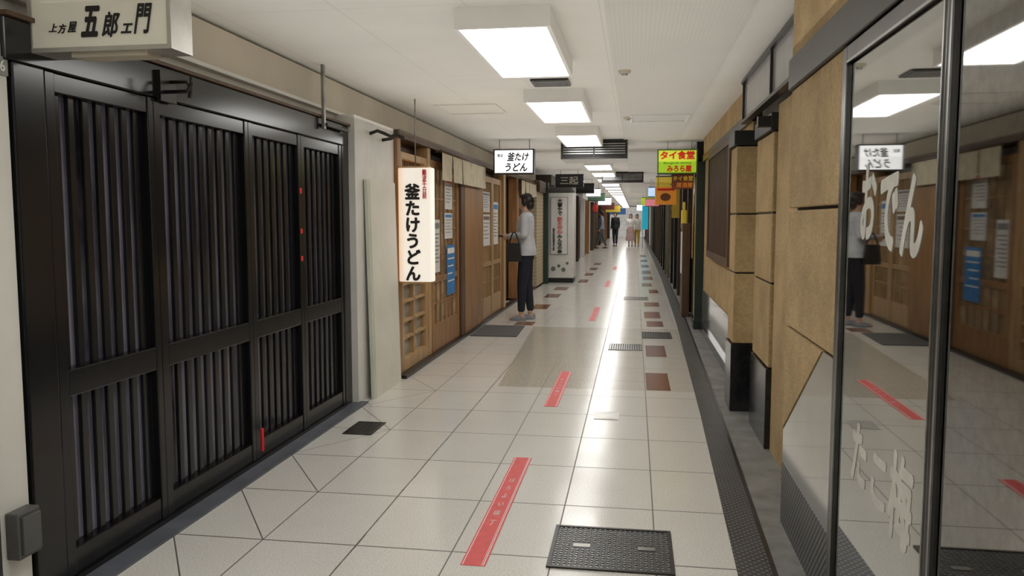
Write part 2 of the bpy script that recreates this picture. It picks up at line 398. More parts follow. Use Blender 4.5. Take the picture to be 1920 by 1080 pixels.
tube('scroll',[(-1.99,6.2,1.98),(-1.92,6.2,1.99),(-1.87,6.22,2.02),(-1.82,6.24,2.0)],.013,DARKM,hk)
bd=thing('leaning_panel','pale green-white painted panel leaning on the pillar','panel',(-1.96,6.07,0))
bm=bmesh.new(); bm_prism(bm,[(-1.95,0.0),(-1.92,0.0),(-1.955,1.65),(-1.985,1.65)],1,5.72,6.42); add('board',bm,mat('pale_green_paint',(.66,.68,.58),.5,var=.08,scale=3),bd,bevel=.006)
bm=bmesh.new(); bm_prism(bm,[(-1.92,0.0),(-1.915,0.0),(-1.95,1.65),(-1.956,1.65)],1,5.76,6.38); add('face',bm,mat('ivory_paint',(.80,.78,.68),.45,var=.06,scale=3),bd)
# ------------------------------------------------------------ udon restaurant frontage
UX=-1.98
INT=mat('shop_dark_interior',(.055,.035,.022),.4,c2=(.10,.06,.03))
TRIMS([(-2.2,-2.10,6.51,11.94,.03,2.10),(-2.2,-2.10,13.2,15.62,.03,2.10)],INT)
TRIM([(-2.08,-1.96,6.51,6.61,.03,2.035)],WOOD,.006)
TRIM([(-2.08,-1.96,7.505,7.61,.03,2.035)],WOODL,.006)
TRIM([(-2.08,-1.93,8.85,9.04,.03,2.035)],WOODD,.006)
TRIM([(-2.06,-1.93,9.06,10.18,.03,1.78)],WOOD,.006)
TRIM([(-2.08,-1.92,11.76,11.94,.03,2.035)],WOODL,.006)
TRIM([(-2.08,-1.93,13.2,13.4,.03,2.035)],WOOD,.006)
TRIM([(-2.10,-1.94,6.51,15.6,2.035,2.10)],WOODD)
lw=thing('lattice_window','honey wood lattice window with glass squares below','window',(UX,7.05,.03))
P('frame',[(-2.05,-1.97,6.62,6.68,.03,1.93),(-2.05,-1.97,7.43,7.50,.03,1.93),(-2.05,-1.97,6.68,7.43,.03,.14),(-2.05,-1.97,6.68,7.43,.78,.84),(-2.05,-1.97,6.68,7.43,1.87,1.93),
  (-2.04,-1.98,6.68,7.43,.30,.325),(-2.04,-1.98,6.68,7.43,.45,.475),(-2.04,-1.98,6.68,7.43,.62,.645),(-2.04,-1.98,7.03,7.06,.14,.78)],WOODL,lw,bevel=.003)
P('glass',[(-2.03,-2.02,6.68,7.43,.14,.78)],mat('pane_grey',(.35,.33,.28),.08,var=.2),lw)
P('bars',[(-2.04,-2.01,6.74+i*.09,6.765+i*.09,.84,1.87) for i in range(8)],WOODD,lw)
P('backlight',[(-2.06,-2.05,6.66,7.44,.84,1.87)],GLOWIN,lw)
def wdoor(y0,y1,wood,label):
    t=thing('wooden_sliding_door',label,'sliding door',(UX,(y0+y1)/2,.03))
    P('frame',[(-2.02,-1.955,y0,y0+.08,.03,1.93),(-2.02,-1.955,y1-.08,y1,.03,1.93),(-2.02,-1.96,y0+.08,y1-.08,.03,.30),(-2.02,-1.96,y0+.08,y1-.08,.72,.78),(-2.02,-1.96,y0+.08,y1-.08,1.85,1.93)],wood,t,bevel=.004)
    n=6; P('muntins',[(-2.0,-1.97,y0+.08+(y1-y0-.16)*i/n-.01,y0+.08+(y1-y0-.16)*i/n+.01,.30,1.85) for i in range(1,n)]+[(-2.0,-1.975,y0+.08,y1-.08,z,z+.02) for z in (.5,1.0,1.25,1.55)],wood,t)
    P('glass',[(-1.995,-1.985,y0+.07,y1-.07,.28,1.86)],mat('door_glass_warm',(.30,.22,.13),.1,var=.4,scale=4,emit=.25),t)
wdoor(7.62,8.84,WOOD,'warm brown wooden sliding door with small glass panes')
wdoor(10.2,11.0,WOODL,'honey wooden sliding door beside the posters')
wdoor(11.0,11.74,WOODL,'honey wooden sliding door next to the entrance')
wdoor(13.42,14.6,WOODD,'dark wooden sliding door beyond the entrance')
def noren(y0,y1,z0,z1,x,n,label,m=CLOTH):
    t=thing('noren_curtain',label,'curtain',(x,(y0+y1)/2,z0))
    rod=tube('rod',[(x,y0-.05,z1),(x,y1+.05,z1)],.012,WOODD,t)
    PM('rod_bracket',[(-1.945,x,y0+.0,y0+.02,z1-.01,z1+.01),(-1.945,x,y1-.02,y1,z1-.01,z1+.01)],WOODD,t)
    W=(y1-y0)/n
    for k in range(n):
        bm=bmesh.new(); prev=None
        for i in range(9):
            y=y0+W*k+.01+(W-.02)*i/8; dx=.012*math.sin(i*1.5+k)
            vs=[bm.verts.new((x+dx*f,y,z1-(z1-z0)*f)) for f in (0,.5,1)]
            if prev:
                for j in range(2): bm.faces.new([prev[j],vs[j],vs[j+1],prev[j+1]])
            prev=vs
        add('cloth_panel',bm,m,t,smooth=True)
    return t
noren(7.75,10.1,1.74,2.02,-1.88,5,'cream noren curtain over the restaurant door')
noren(13.3,15.3,1.78,2.02,-1.87,4,'cream noren curtain beyond the entrance')
S('interior_partition',[(-2.19,-2.16,11.96,13.18,.0,2.1),(-2.16,-2.12,12.3,12.36,.0,2.1),(-2.16,-2.12,12.8,12.86,.0,2.1)],mat('dim_amber_interior',(.30,.17,.07),.5,emit=.25),'amber-lit wooden partition inside the entrance','partition')
def poster(y0,y1,z0,z1,x,m,label,ink=GREYI,lines=7,head=REDI):
    t=thing('poster',label,'poster',(x,(y0+y1)/2,z0))
    h=z1-z0; w=y1-y0
    P('sheet',[(x-.004,x,y0,y1,z0,z1)],m,t)
    P('heading_print',[(x,x+.002,y0+.08*w,y1-.08*w,z1-h*.17,z1-h*.06)],head,t)
    P('text_print',[(x,x+.002,y0+.1*w,y1-w*(.1+.12*(i%3)),z1-h*(.26+i*.6/lines)-h*.025,z1-h*(.26+i*.6/lines)) for i in range(lines)],ink,t)
PX=-1.966
poster(8.25,8.62,.55,1.08,-1.9555,BLUEP,'blue and white notice poster on the door',WHT,4,WHT)
poster(8.20,8.55,1.15,1.42,PX,PAPER,'white printed notice on the door',GREYI,5,BLUEP)
poster(8.22,8.55,1.46,1.80,PX,PAPER,'white menu poster on the door',GREYI,6,REDI)
poster(7.72,7.98,.82,1.35,PX,PAPER,'white narrow notice on the door frame',GREYI,8,GREYI)
poster(10.35,10.85,1.0,1.42,PX,PAPER,'white photo poster on the wooden door',GREYI,5,mat('photo_print',(.20,.14,.10),.5))
poster(10.35,10.85,1.45,1.72,PX,PAPER,'grey-white notice on the wooden door',GREYI,5,GREYI)
poster(11.12,11.5,1.0,1.6,PX,PAPER,'pale notice near the entrance',GREYI,8,BLUEP)
ls=thing('paper_lantern_sign','tall glowing white paper box lantern with black calligraphy','lantern sign',(-1.82,6.58,.82))
bm=bmesh.new()
pts=[(-1.955,6.50),(-1.955,6.62),(-1.68,6.62),(-1.668,6.60),(-1.664,6.56),(-1.668,6.52),(-1.68,6.50)]
bm_prism(bm,pts,2,.83,1.78); add('paper_box',bm,LANT,ls,bevel=.008)
P('frame',[(-1.95,-1.70,6.51,6.61,.815,.83)],WOODL,ls); P('top_frame',[(-1.95,-1.70,6.51,6.61,1.78,1.795)],WOODL,ls)
text('釜たけうどん',(-1.832,6.497,1.245),.125,.80,'-y',BLK,ls,vertical=True,bold=.045,space=1.0)
text('難波千日前',(-1.728,6.497,1.645),.036,.24,'-y',REDI,ls,vertical=True,bold=.03)
tube('chain',[(-1.82,6.56,1.795),(-1.82,6.56,CZ)],.006,STEEL,ls)
bl=thing('wall_lamp','small bare warm bulb behind the lantern','lamp',(-1.93,6.80,1.2))
bm=bmesh.new(); bmesh.ops.create_icosphere(bm,subdivisions=2,radius=.03,matrix=Matrix.Translation((-1.915,6.78,1.28))); add('bulb',bm,WARM,bl,smooth=True)
P('socket',[(-1.97,-1.93,6.75,6.81,1.25,1.31)],BLACKM,bl)
bm=bmesh.new(); bm_prism(bm,[(-1.88,9.05),(-1.33,9.05),(-1.36,9.98),(-1.88,9.98)],2,0.001,.012)
add('door_mat',bm,MAT_G,label='grey carpet door mat outside restaurant entrance',cat='mat',bevel=.003)
hs=thing('hanging_box_sign','white lit box sign with black frame and calligraphy','sign',(-1.5,10.05,1.92))
P('panel',[(-1.745,-1.265,9.985,10.0,1.935,2.215)],LITW,hs)
P('frame',[(-1.76,-1.25,9.98,10.12,1.92,1.935),(-1.76,-1.25,9.98,10.12,2.215,2.23),(-1.76,-1.745,9.98,10.12,1.935,2.215),(-1.265,-1.25,9.98,10.12,1.935,2.215),(-1.745,-1.265,10.08,10.10,1.935,2.215)],BLACKM,hs)
PM('hanger',[(-1.7,-1.69,10.04,10.06,2.23,CZ),(-1.32,-1.31,10.04,10.06,2.23,CZ)],STEEL,hs)
text('釜たけ',(-1.45,9.982,2.135),.27,.10,'-y',BLK,hs,bold=.03,shear=.2)
text('うどん',(-1.47,9.982,2.005),.27,.10,'-y',BLK,hs,bold=.03,shear=.2)
text('難波',(-1.675,9.982,2.15),.07,.04,'-y',BLK,hs,bold=.01)
STR('trim_90',[(-2.19,-1.90,15.62,16.75,0,1.90)],BRICK)
STR('trim_91',[(-2.0,-1.80,16.76,16.95,0,2.12)],mat('dark_green_paint',(.02,.045,.035),.4))
STR('trim_92',[(-2.19,-1.84,15.62,16.75,1.90,2.12)],WOODD)
cb=thing('notice_cabinet','white enamel cabinet with vertical fire-prevention slogan','cabinet',(-1.60,17.4,0))
P('body',[(-1.88,-1.28,17.12,17.72,.10,1.92)],WHITEP,cb,bevel=.015)
P('plinth',[(-1.87,-1.29,17.13,17.7,0,.10)],BLACKM,cb)
P('top_cap',[(-1.87,-1.30,17.13,17.7,1.92,2.05)],mat('dark_grey_cap',(.10,.10,.10),.5),cb,bevel=.05)
P('door_panel',[(-1.77,-1.42,17.105,17.118,.62,1.82)],PAPER,cb)
P('panel_edge',[(-1.78,-1.77,17.10,17.118,.61,1.83),(-1.42,-1.41,17.10,17.118,.61,1.83),(-1.77,-1.42,17.10,17.118,.61,.62),(-1.77,-1.42,17.10,17.118,1.82,1.83)],GREYI,cb)
text('大事やで',(-1.58,17.10,1.62),.10,.35,'-y',BLK,cb,vertical=True,bold=.04)
text('防火の心',(-1.58,17.10,1.23),.10,.35,'-y',REDI,cb,vertical=True,bold=.03)
text('みんなの命',(-1.58,17.10,.83),.10,.40,'-y',BLK,cb,vertical=True,bold=.04)
text('商店街連合会',(-1.71,17.10,.93),.05,.48,'-y',BLK,cb,vertical=True,bold=.02)
for k,(x,z,r) in enumerate(((-1.72,.30,.05),(-1.60,.36,.035),(-1.50,.28,.045),(-1.42,.42,.03))):
    bm=bmesh.new(); bmesh.ops.create_cone(bm,cap_ends=True,segments=14,radius1=r,radius2=r,depth=.006,matrix=Matrix.Translation((x,17.117,z))@Matrix.Rotation(math.pi/2,4,'X'))
    add('dot_emblem',bm,mat('olive_green_dot',(.16,.20,.15),.5),cb)
ss=thing('hanging_board_sign','dark board sign with carved pale characters','sign',(-1.28,16.3,2.0))
P('board',[(-1.60,-1.03,16.28,16.34,2.0,2.27)],BLACKW,ss,bevel=.01)
text('三起',(-1.32,16.276,2.14),.36,.16,'-y',DIMINK,ss,bold=.02)
PM('hanger',[(-1.5,-1.49,16.3,16.31,2.27,CZ),(-1.15,-1.14,16.3,16.31,2.27,CZ)],STEEL,ss)
# ------------------------------------------------------------ AC units and ceiling bits
def ac(x0,x1,y0,y1,z0):
    t=thing('ceiling_air_conditioner','grey ceiling air conditioner with dark louvred front','air conditioner',((x0+x1)/2,(y0+y1)/2,CZ),'ceiling air conditioners')
    P('body',[(x0,x1,y0+.03,y1,z0,CZ)],mat('ac_grey',(.42,.41,.38),.5),t)
    P('grille_back',[(x0+.03,x1-.03,y0+.018,y0+.028,z0+.03,CZ-.02)],BLACKM,t)
    P('frame',[(x0,x0+.03,y0,y0+.03,z0,CZ),(x1-.03,x1,y0,y0+.03,z0,CZ),(x0+.03,x1-.03,y0,y0+.03,z0,z0+.025),(x0+.03,x1-.03,y0,y0+.03,CZ-.02,CZ),((x0+x1)/2-.01,(x0+x1)/2+.01,y0,y0+.03,z0+.025,CZ-.02)],DARKM,t)
    n=6; P('louvres',[(x0+.03,x1-.03,y0+.002,y0+.02,z0+.03+(CZ-z0-.06)*i/n,z0+.042+(CZ-z0-.06)*i/n) for i in range(1,n)],STEEL,t)
ac(-.93,-.10,10.15,10.95,2.11); ac(-.70,.17,17.0,17.6,2.12)
v=thing('ceiling_vent','small dark slotted ceiling vent','vent',(-.6,5.9,CZ))
P('frame',[(-.75,-.48,5.76,6.03,CZ-.015,CZ)],DARKM,v)
P('slots',[(-.73,-.50,5.79+i*.04,5.805+i*.04,CZ-.02,CZ-.015) for i in range(6)],STEEL,v)
def detector(x,y):
    t=thing('smoke_detector','small round white ceiling detector','detector',(x,y,CZ-.008),'ceiling detectors')
    for nm,r,z0,z1,m in (('base',.045,CZ-.028,CZ-.008,BEIGE),('sensor',.022,CZ-.042,CZ-.028,STEEL)):
        bm=bmesh.new(); bmesh.ops.create_cone(bm,cap_ends=True,segments=20,radius1=r*.8,radius2=r,depth=z1-z0,matrix=Matrix.Translation((x,y,(z0+z1)/2))); add(nm,bm,m,t)
detector(-.08,5.5); detector(-.08,7.95); detector(.45,11.5)
TRIM([(-.06,.50,7.80,7.82,CZ-.02,CZ),(-.06,.50,8.30,8.32,CZ-.02,CZ),(-.06,-.04,7.82,8.30,CZ-.02,CZ),(.48,.50,7.82,8.30,CZ-.02,CZ)],WHITEP)
TRIM([(-1.75,-1.2,6.9,6.915,CZ-.012,CZ),(-1.75,-1.2,7.5,7.515,CZ-.012,CZ),(-1.75,-1.735,6.915,7.5,CZ-.012,CZ),(-1.215,-1.2,6.915,7.5,CZ-.012,CZ)],WHITEP)
# ------------------------------------------------------------ floor details
for k in range(5):
    y0=[2.97,5.68,10.7,16.2,21.9][k]; y1=[4.41,7.03,12.35,17.8,23.3][k]; xc=[-.61,-.585,-.55,-.545,-.53][k]
    t=thing('floor_marking_strip','red floor tape strip with white lines and characters','floor marking',(xc,(y0+y1)/2,.001),'red floor strips')
    P('tape',[(xc-.05,xc+.05,y0,y1,.0005,.0025)],RED,t)
    PM('border_line',[(xc-.043,xc-.040,y0,y1,.0025,.0032),(xc+.040,xc+.043,y0,y1,.0025,.0032),(xc+.034,xc+.036,y0,y1,.0025,.0032)],WHT,t)
    if k<3: text('ほろよい横丁',(xc-.002,(y0+y1)/2+.02,.0025),.030,.64,'+z',mat('faded_white_ink',(.92,.66,.64),.5),t,vertical=True,space=1.7,depth=.0007,bold=.01)
g=thing('access_cover','diamond tread steel floor access cover with recessed handles','access cover',(-.08,3.2,.001))
P('plate',[(-.31,.155,3.01,3.41,.0005,.004)],mat('dark_tread_steel',(.07,.07,.072),.4,metal=.5),g)
P('rim',[(-.325,.17,2.995,3.01,.0005,.008),(-.325,.17,3.41,3.425,.0005,.008),(-.325,-.31,3.01,3.41,.0005,.008),(.155,.17,3.01,3.41,.0005,.008)],DARKM,g)
bm=bmesh.new()
for i in range(22):
    for j in range(18):
        x=-.30+i*.0213; y=3.02+j*.0222
        if (-.24<x<-.15 or .02<x<.11) and 3.19<y<3.26: continue
        s=.0088; q=.0034
        A=1 if (i+j)%2 else -1
        d=Vector((1,A,0)).normalized(); e=Vector((-d.y,d.x,0))
        c=Vector((x,y,0))
        bm_prism(bm,[tuple((c+d*s)[:2]),tuple((c+e*q)[:2]),tuple((c-d*s)[:2]),tuple((c-e*q)[:2])],2,.004,.0065)
add('tread_lugs',bm,mat('tread_lug_steel',(.42,.42,.42),.35,metal=.6),g)
P('handle',[(-.235,-.165,3.205,3.235,.004,.0075)],WHT,g); P('handle',[(.03,.10,3.205,3.235,.004,.0075)],STEEL,g)
def grille(x0,x1,y0,y1,label,nb,m=STEEL):
    t=thing('floor_drain_grille',label,'drain grille',((x0+x1)/2,(y0+y1)/2,.001))
    P('pit',[(x0,x1,y0,y1,.0005,.002)],BLACKM,t)
    fr=.012
    P('frame',[(x0,x1,y0,y0+fr,.002,.006),(x0,x1,y1-fr,y1,.002,.006),(x0,x0+fr,y0+fr,y1-fr,.002,.006),(x1-fr,x1,y0+fr,y1-fr,.002,.006)],m,t)
    P('bars',[(x0+fr+(x1-x0-2*fr)*(i+.25)/nb,x0+fr+(x1-x0-2*fr)*(i+.75)/nb,y0+fr,y1-fr,.002,.006) for i in range(nb)],m,t)
grille(-1.81,-1.62,4.74,5.05,'dark iron floor drain grille near lattice doors',10,m=DARKM)
grille(-.26,.10,8.30,8.70,'steel floor drain grille with bright bars',14)
grille(-.17,.25,13.6,14.1,'steel floor drain grille further along the passage',14)
grille(.10,.44,9.18,9.68,'dark iron drain grille beside the gutter',10,m=DARKM)
S('floor_hatch',[(-.26,-.09,5.36,5.58,.0005,.003),(-.25,-.10,5.37,5.57,.003,.004)],mat('brushed_hatch',(.60,.59,.56),.3,metal=.5),'small square metal floor hatch','hatch')
tiles=[(.11,.30,6.36,7.08),(.13,.33,7.95,8.65),(.15,.37,11.1,11.85),(.17,.38,10.2,10.75),(.17,.40,12.6,13.2),(.28,.45,14.9,15.6),(.16,.36,16.4,17.2),(.2,.42,18.2,19.2),(.2,.42,20.2,21.4),(.2,.42,23,24.2),(.2,.42,26,27.4),(.2,.42,29.5,31),
 (-1.52,-1.28,10.1,10.45),(-1.55,-1.30,11.98,12.65),(-1.55,-1.30,13.8,14.5),(-1.53,-1.28,15.3,16.0),(-1.2,-1.0,17.2,18.1),(-1.2,-1.0,19.4,20.3),(-1.2,-1.0,21.6,22.6),(-1.2,-1.0,24,25.2)]
for t_ in tiles:
    S('accent_floor_tile',[(t_[0],t_[1],t_[2],t_[3],.0004,.0018),(t_[0]+.004,t_[1]-.004,t_[2]+.004,t_[3]-.004,.0018,.0022)],BROWNT,'polished brown accent tile set in pale floor','floor tile',group='brown accent floor tiles')
# ------------------------------------------------------------ right near wall
RX=.66
STR('wall_right_near',[(RX+.035,.90,2.76,3.62,0,CZ),(RX+.12,.90,YB+.1,2.76,0,CZ)],mat('dark_core',(.03,.028,.025),.6))
TRIM([(RX,RX+.035,2.76,3.63,1.40,1.90)],STONE,.006)
TRIM([(RX,RX+.035,2.76,3.63,.895,1.388)],STONE,.006)
bm=bmesh.new(); bm_prism(bm,[(3.63,.885),(2.94,.885),(3.63,.43)],0,RX,RX+.035); add('trim_80',bm,STONE,kind='structure')
bm=bmesh.new(); bm_prism(bm,[(3.63,.422),(2.93,.885),(2.76,.885),(2.76,.28),(3.63,.28)],0,RX+.004,RX+.035); add('trim_81',bm,MARBLE,kind='structure')
TRIM([(RX+.002,RX+.035,2.76,3.63,0,.28)],DIAM)
TRIM([(RX-.015,RX+.12,YB+.2,3.64,1.90,2.03)],DARKM,.005)
TRIM([(RX,RX+.12,YB+.2,3.64,2.03,CZ)],STONE)
def shopwin(n_,y0,y1,z0,z1,gm,fa,fb):
    t=bpy.data.objects.new('window_%d'%n_,None); col.objects.link(t); t.location=(RX,(y0+y1)/2,z0); PB[t.name]=Vector(t.location); t['kind']='structure'
    P('frame',[(RX-.006,RX+.06,y1-fb,y1,z0,z1),(RX-.006,RX+.06,y0,y0+fa,z0,z1),(RX-.006,RX+.06,y0+fa,y1-fb,z1-.05,z1),(RX-.006,RX+.06,y0+fa,y1-fb,z0,z0+.05)],FRAMEM,t,bevel=.003)
    P('chrome_bead',[(RX-.009,RX-.005,y1-fb-.005,y1-fb+.002,z0+.05,z1-.05),(RX-.009,RX-.005,y0+fa-.002,y0+fa+.005,z0+.05,z1-.05),(RX-.009,RX-.005,y0+fa,y1-fb,z1-.056,z1-.048)],STEEL,t)
    P('glass',[(RX+.004,RX+.014,y0+fa,y1-fb,z0+.05,z1-.05)],gm,t)
    return t
w1=shopwin(1,1.862,2.75,.003,1.895,GLASS1,.018,.05)
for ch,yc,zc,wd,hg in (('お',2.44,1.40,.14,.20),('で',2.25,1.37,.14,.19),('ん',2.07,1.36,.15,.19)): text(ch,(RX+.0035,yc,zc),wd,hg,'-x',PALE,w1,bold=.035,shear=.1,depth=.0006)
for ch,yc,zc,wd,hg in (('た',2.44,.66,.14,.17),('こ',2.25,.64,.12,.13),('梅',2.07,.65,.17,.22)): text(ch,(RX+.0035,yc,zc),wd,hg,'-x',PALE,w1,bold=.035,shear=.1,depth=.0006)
shopwin(2,.10,1.858,.003,1.895,GLASS2,.02,.018)
shopwin(3,-1.6,.10,.003,1.895,GLASS2,.03,.03)
def column(x0,y0,y1,zt,label,grooves,br):
    t=thing('stone_clad_column',label,'column',((x0+.9)/2,(y0+y1)/2,.003),'stone clad columns')
    P('base',[(x0-.012,.90,y0-.012,y1,.003,.48)],BSTONE,t,bevel=.004)
    zs=[.48]+grooves+[zt]
    for i in range(len(zs)-1):
        P('cladding',[(x0,.90,y0,y1,zs[i]+.006,zs[i+1]-.006)],STONE,t,bevel=.006)
    PM('joint_band',[(x0+.01,.90,y0+.01,y1,z-.006,z+.006) for z in grooves],DARKM,t)
    P('cap',[(x0-.02,.90,y0-.02,y1,zt,zt+.10)],BLACKM,t,bevel=.004)
    if br: P('cap_bar',[(x0-.09,x0-.02,y0-.01,y0+.05,zt+.02,zt+.08)],BLACKM,t)
column(.78,4.80,5.42,1.86,'tan stone column with black polished base and bracket',[.98,1.39],True)
column(.69,5.74,6.05,1.86,'slim tan stone column with black polished base',[.98,1.39],False)
TRIM([(.84,.90,6.05,10.2,.50,.95)],STONE,.004)
TRIM([(.82,.90,6.05,10.2,2.06,2.14)],DARKM)
TRIM([(.83,.90,3.64,10.2,2.14,CZ)],STONE)
TRIM([(.80,.84,3.64,4.78,.0,2.0)],STONE)
TRIM([(.83,.90,6.05,10.2,.003,.50)],MARBLE)
TRIM([(.80,.90,6.05,10.2,.003,.09)],BSTONE)
TRIMS([(.84,.90,6.05,7.0,.95,2.06),(.84,.90,9.0,10.2,.95,2.06)],STONE)
tw=bpy.data.objects.new('window_4',None); col.objects.link(tw); tw.location=(.8,4.4,2.05); PB[tw.name]=Vector(tw.location); tw['kind']='structure'
P('frame',[(.74,.79,3.66,6.0,2.03,2.05),(.74,.79,3.66,6.0,2.31,2.33)]+[(.75,.79,y,y+.02,2.05,2.31) for y in (3.66,4.8,5.98)],DARKM,tw)
P('glass',[(.765,.775,3.68,5.98,2.05,2.31)],GREYGLASS,tw)
lwn=bpy.data.objects.new('window_5',None); col.objects.link(lwn); lwn.location=(.84,8,.95); PB[lwn.name]=Vector(lwn.location); lwn['kind']='structure'
P('frame',[(.78,.84,7.0,7.08,.95,2.06),(.78,.84,8.92,9.0,.95,2.06),(.78,.84,7.08,8.92,.95,1.02),(.78,.84,7.08,8.92,1.99,2.06)],WOODD,lwn)
P('slats',[(.79,.82,7.12+i*.075,7.15+i*.075,1.02,1.99) for i in range(24)],WOODD,lwn)
P('pane',[(.84,.85,7.08,8.92,1.02,1.99)],mat('dark_window_pane',(.03,.028,.03),.1),lwn)
# ------------------------------------------------------------ right signs
s1=thing('restaurant_box_sign','lit yellow-green box sign with red characters','sign',(.52,10.5,1.93))
P('panel',[(.29,.76,10.44,10.45,1.945,2.225)],LITG,s1)
P('upper_panel',[(.29,.76,10.436,10.44,2.09,2.225)],LIME,s1)
P('frame',[(.275,.775,10.43,10.60,1.93,1.945),(.275,.775,10.43,10.60,2.225,2.24),(.275,.29,10.43,10.60,1.945,2.225),(.76,.775,10.43,10.60,1.945,2.225),(.29,.76,10.56,10.6,1.945,2.225)],mat('green_metal',(.10,.25,.05),.4),s1)
text('タイ食堂',(.525,10.434,2.165),.42,.10,'-y',REDG,s1,bold=.04)
text('みろら屋',(.55,10.434,1.995),.30,.075,'-y',REDG,s1,bold=.04)
text('Bangkok dining',(.525,10.434,2.065),.34,.03,'-y',mat('dark_green_ink',(.02,.2,.03),.5),s1)
PM('hanger',[(.4,.41,10.5,10.51,2.24,CZ),(.7,.71,10.5,10.51,2.24,CZ)],STEEL,s1)
s2=thing('small_hanging_sign','brown and orange hanging board under the lit sign','sign',(.60,10.5,1.74))
P('board',[(.46,.735,10.47,10.50,1.74,1.93)],mat('brown_red_board',(.28,.07,.03),.5,c2=(.13,.035,.02)),s2,bevel=.004)
text('タイ食堂',(.60,10.466,1.875),.25,.06,'-y',LITY,s2,bold=.01); text('居酒屋',(.62,10.466,1.79),.20,.06,'-y',LITO,s2,bold=.01)
s3=thing('menu_box_sign','orange box sign with a bowl picture','sign',(.44,12,1.56))
P('panel',[(.29,.60,11.98,12.1,1.57,1.83)],LITO,s3,bevel=.008)
bm=bmesh.new(); bmesh.ops.create_cone(bm,cap_ends=True,segments=24,radius1=.075,radius2=.075,depth=.006,matrix=Matrix.Translation((.44,11.975,1.68))@Matrix.Rotation(math.pi/2,4,'X')@Matrix.Scale(.75,4,(0,1,0))); add('bowl_picture',bm,mat('bowl_brown',(.20,.07,.03),.5),s3)
P('title_band',[(.32,.57,11.974,11.98,1.775,1.805)],REDI,s3); PM('hanger',[(.33,.34,12.03,12.04,1.83,CZ),(.55,.56,12.03,12.04,1.83,CZ)],STEEL,s3)
vs_=thing('vertical_signboard','tall yellow-green signboard beside the gutter','signboard',(.78,10.3,.004))
P('board',[(.76,.80,10.22,10.42,.004,1.92)],mat('signboard_green',(.30,.38,.05),.5),vs_,bevel=.004); P('face',[(.752,.76,10.24,10.40,.14,1.88)],LITY,vs_)
S('entrance_post',[(.74,.84,10.02,10.18,.004,2.05),(.73,.85,10.01,10.19,.004,.12)],mat('dark_green_wood',(.015,.03,.025),.45),'dark green entrance post','post',.004)
def shop_r(y0,y1,m1,m2,k):
    t=thing('shopfront','narrow %s shopfront with posts, glass and signboard'%k,'shopfront',(.82,(y0+y1)/2,.004))
    P('facade',[(.84,.90,y0,y1,.004,2.1)],m1,t)
    P('post',[(.76,.84,y0,y0+.14,.004,2.12)],m2,t); P('post',[(.76,.84,(y0+y1)/2-.06,(y0+y1)/2+.06,.004,2.12)],m2,t)
    P('window_pane',[(.82,.84,y0+.2,(y0+y1)/2-.1,.8,1.9)],mat('shop_pane_warm',(.4,.25,.12),.2,emit=.35),t)
    P('header',[(.78,.90,y0,y1,2.12,CZ)],m2,t)
DB=mat('dark_brown_paint',(.05,.03,.02),.4); OL=mat('olive_panel',(.18,.17,.10),.5); MR=mat('maroon_panel',(.16,.03,.025),.4)
y=10.65
for i,(d,m1,m2,k) in enumerate([(2.6,DB,BLACKW,'dark brown'),(2.6,OL,DB,'olive'),(3,MR,BLACKW,'maroon'),(3,DB,OL,'dark brown'),(3.4,OL,BLACKW,'olive'),(3.6,WHITEP,DB,'pale'),(4,MR,DB,'maroon'),(4,DB,BLACKW,'dark brown'),(4.6,WHITEP,OL,'pale'),(4,DB,WHITEP,'dark brown'),(6,OL,DB,'olive'),(6,DB,MR,'dark brown'),(6,MR,DB,'maroon')]):
    shop_r(y,min(y+d,63.8),m1,m2,k); y+=d
YEL=mat('yellow_cloth',(.62,.45,.06),.7)
hb=thing('hanging_banner','yellow hanging cloth banner by a shop entrance','banner',(.63,13,1.3))
P('cloth',[(.58,.70,13.0,13.01,1.38,1.90)],YEL,hb); P('rod',[(.55,.78,12.995,13.015,1.90,1.915)],DARKM,hb)
ms=thing('menu_stand','dark menu stand with posters beside the gutter','menu stand',(.7,11.5,.004))
P('stand_body',[(.66,.76,11.3,11.75,.004,1.30)],WOODD,ms,bevel=.004); P('menu_sheet',[(.652,.66,11.38,11.65,.6,1.18)],PAPER,ms)
S('lantern_bottle_sign',[(.70,.78,12.4,12.55,1.2,1.5),(.72,.76,12.44,12.51,1.5,1.62)],LITY,'yellow bottle-shaped shop ornament','ornament',.02)
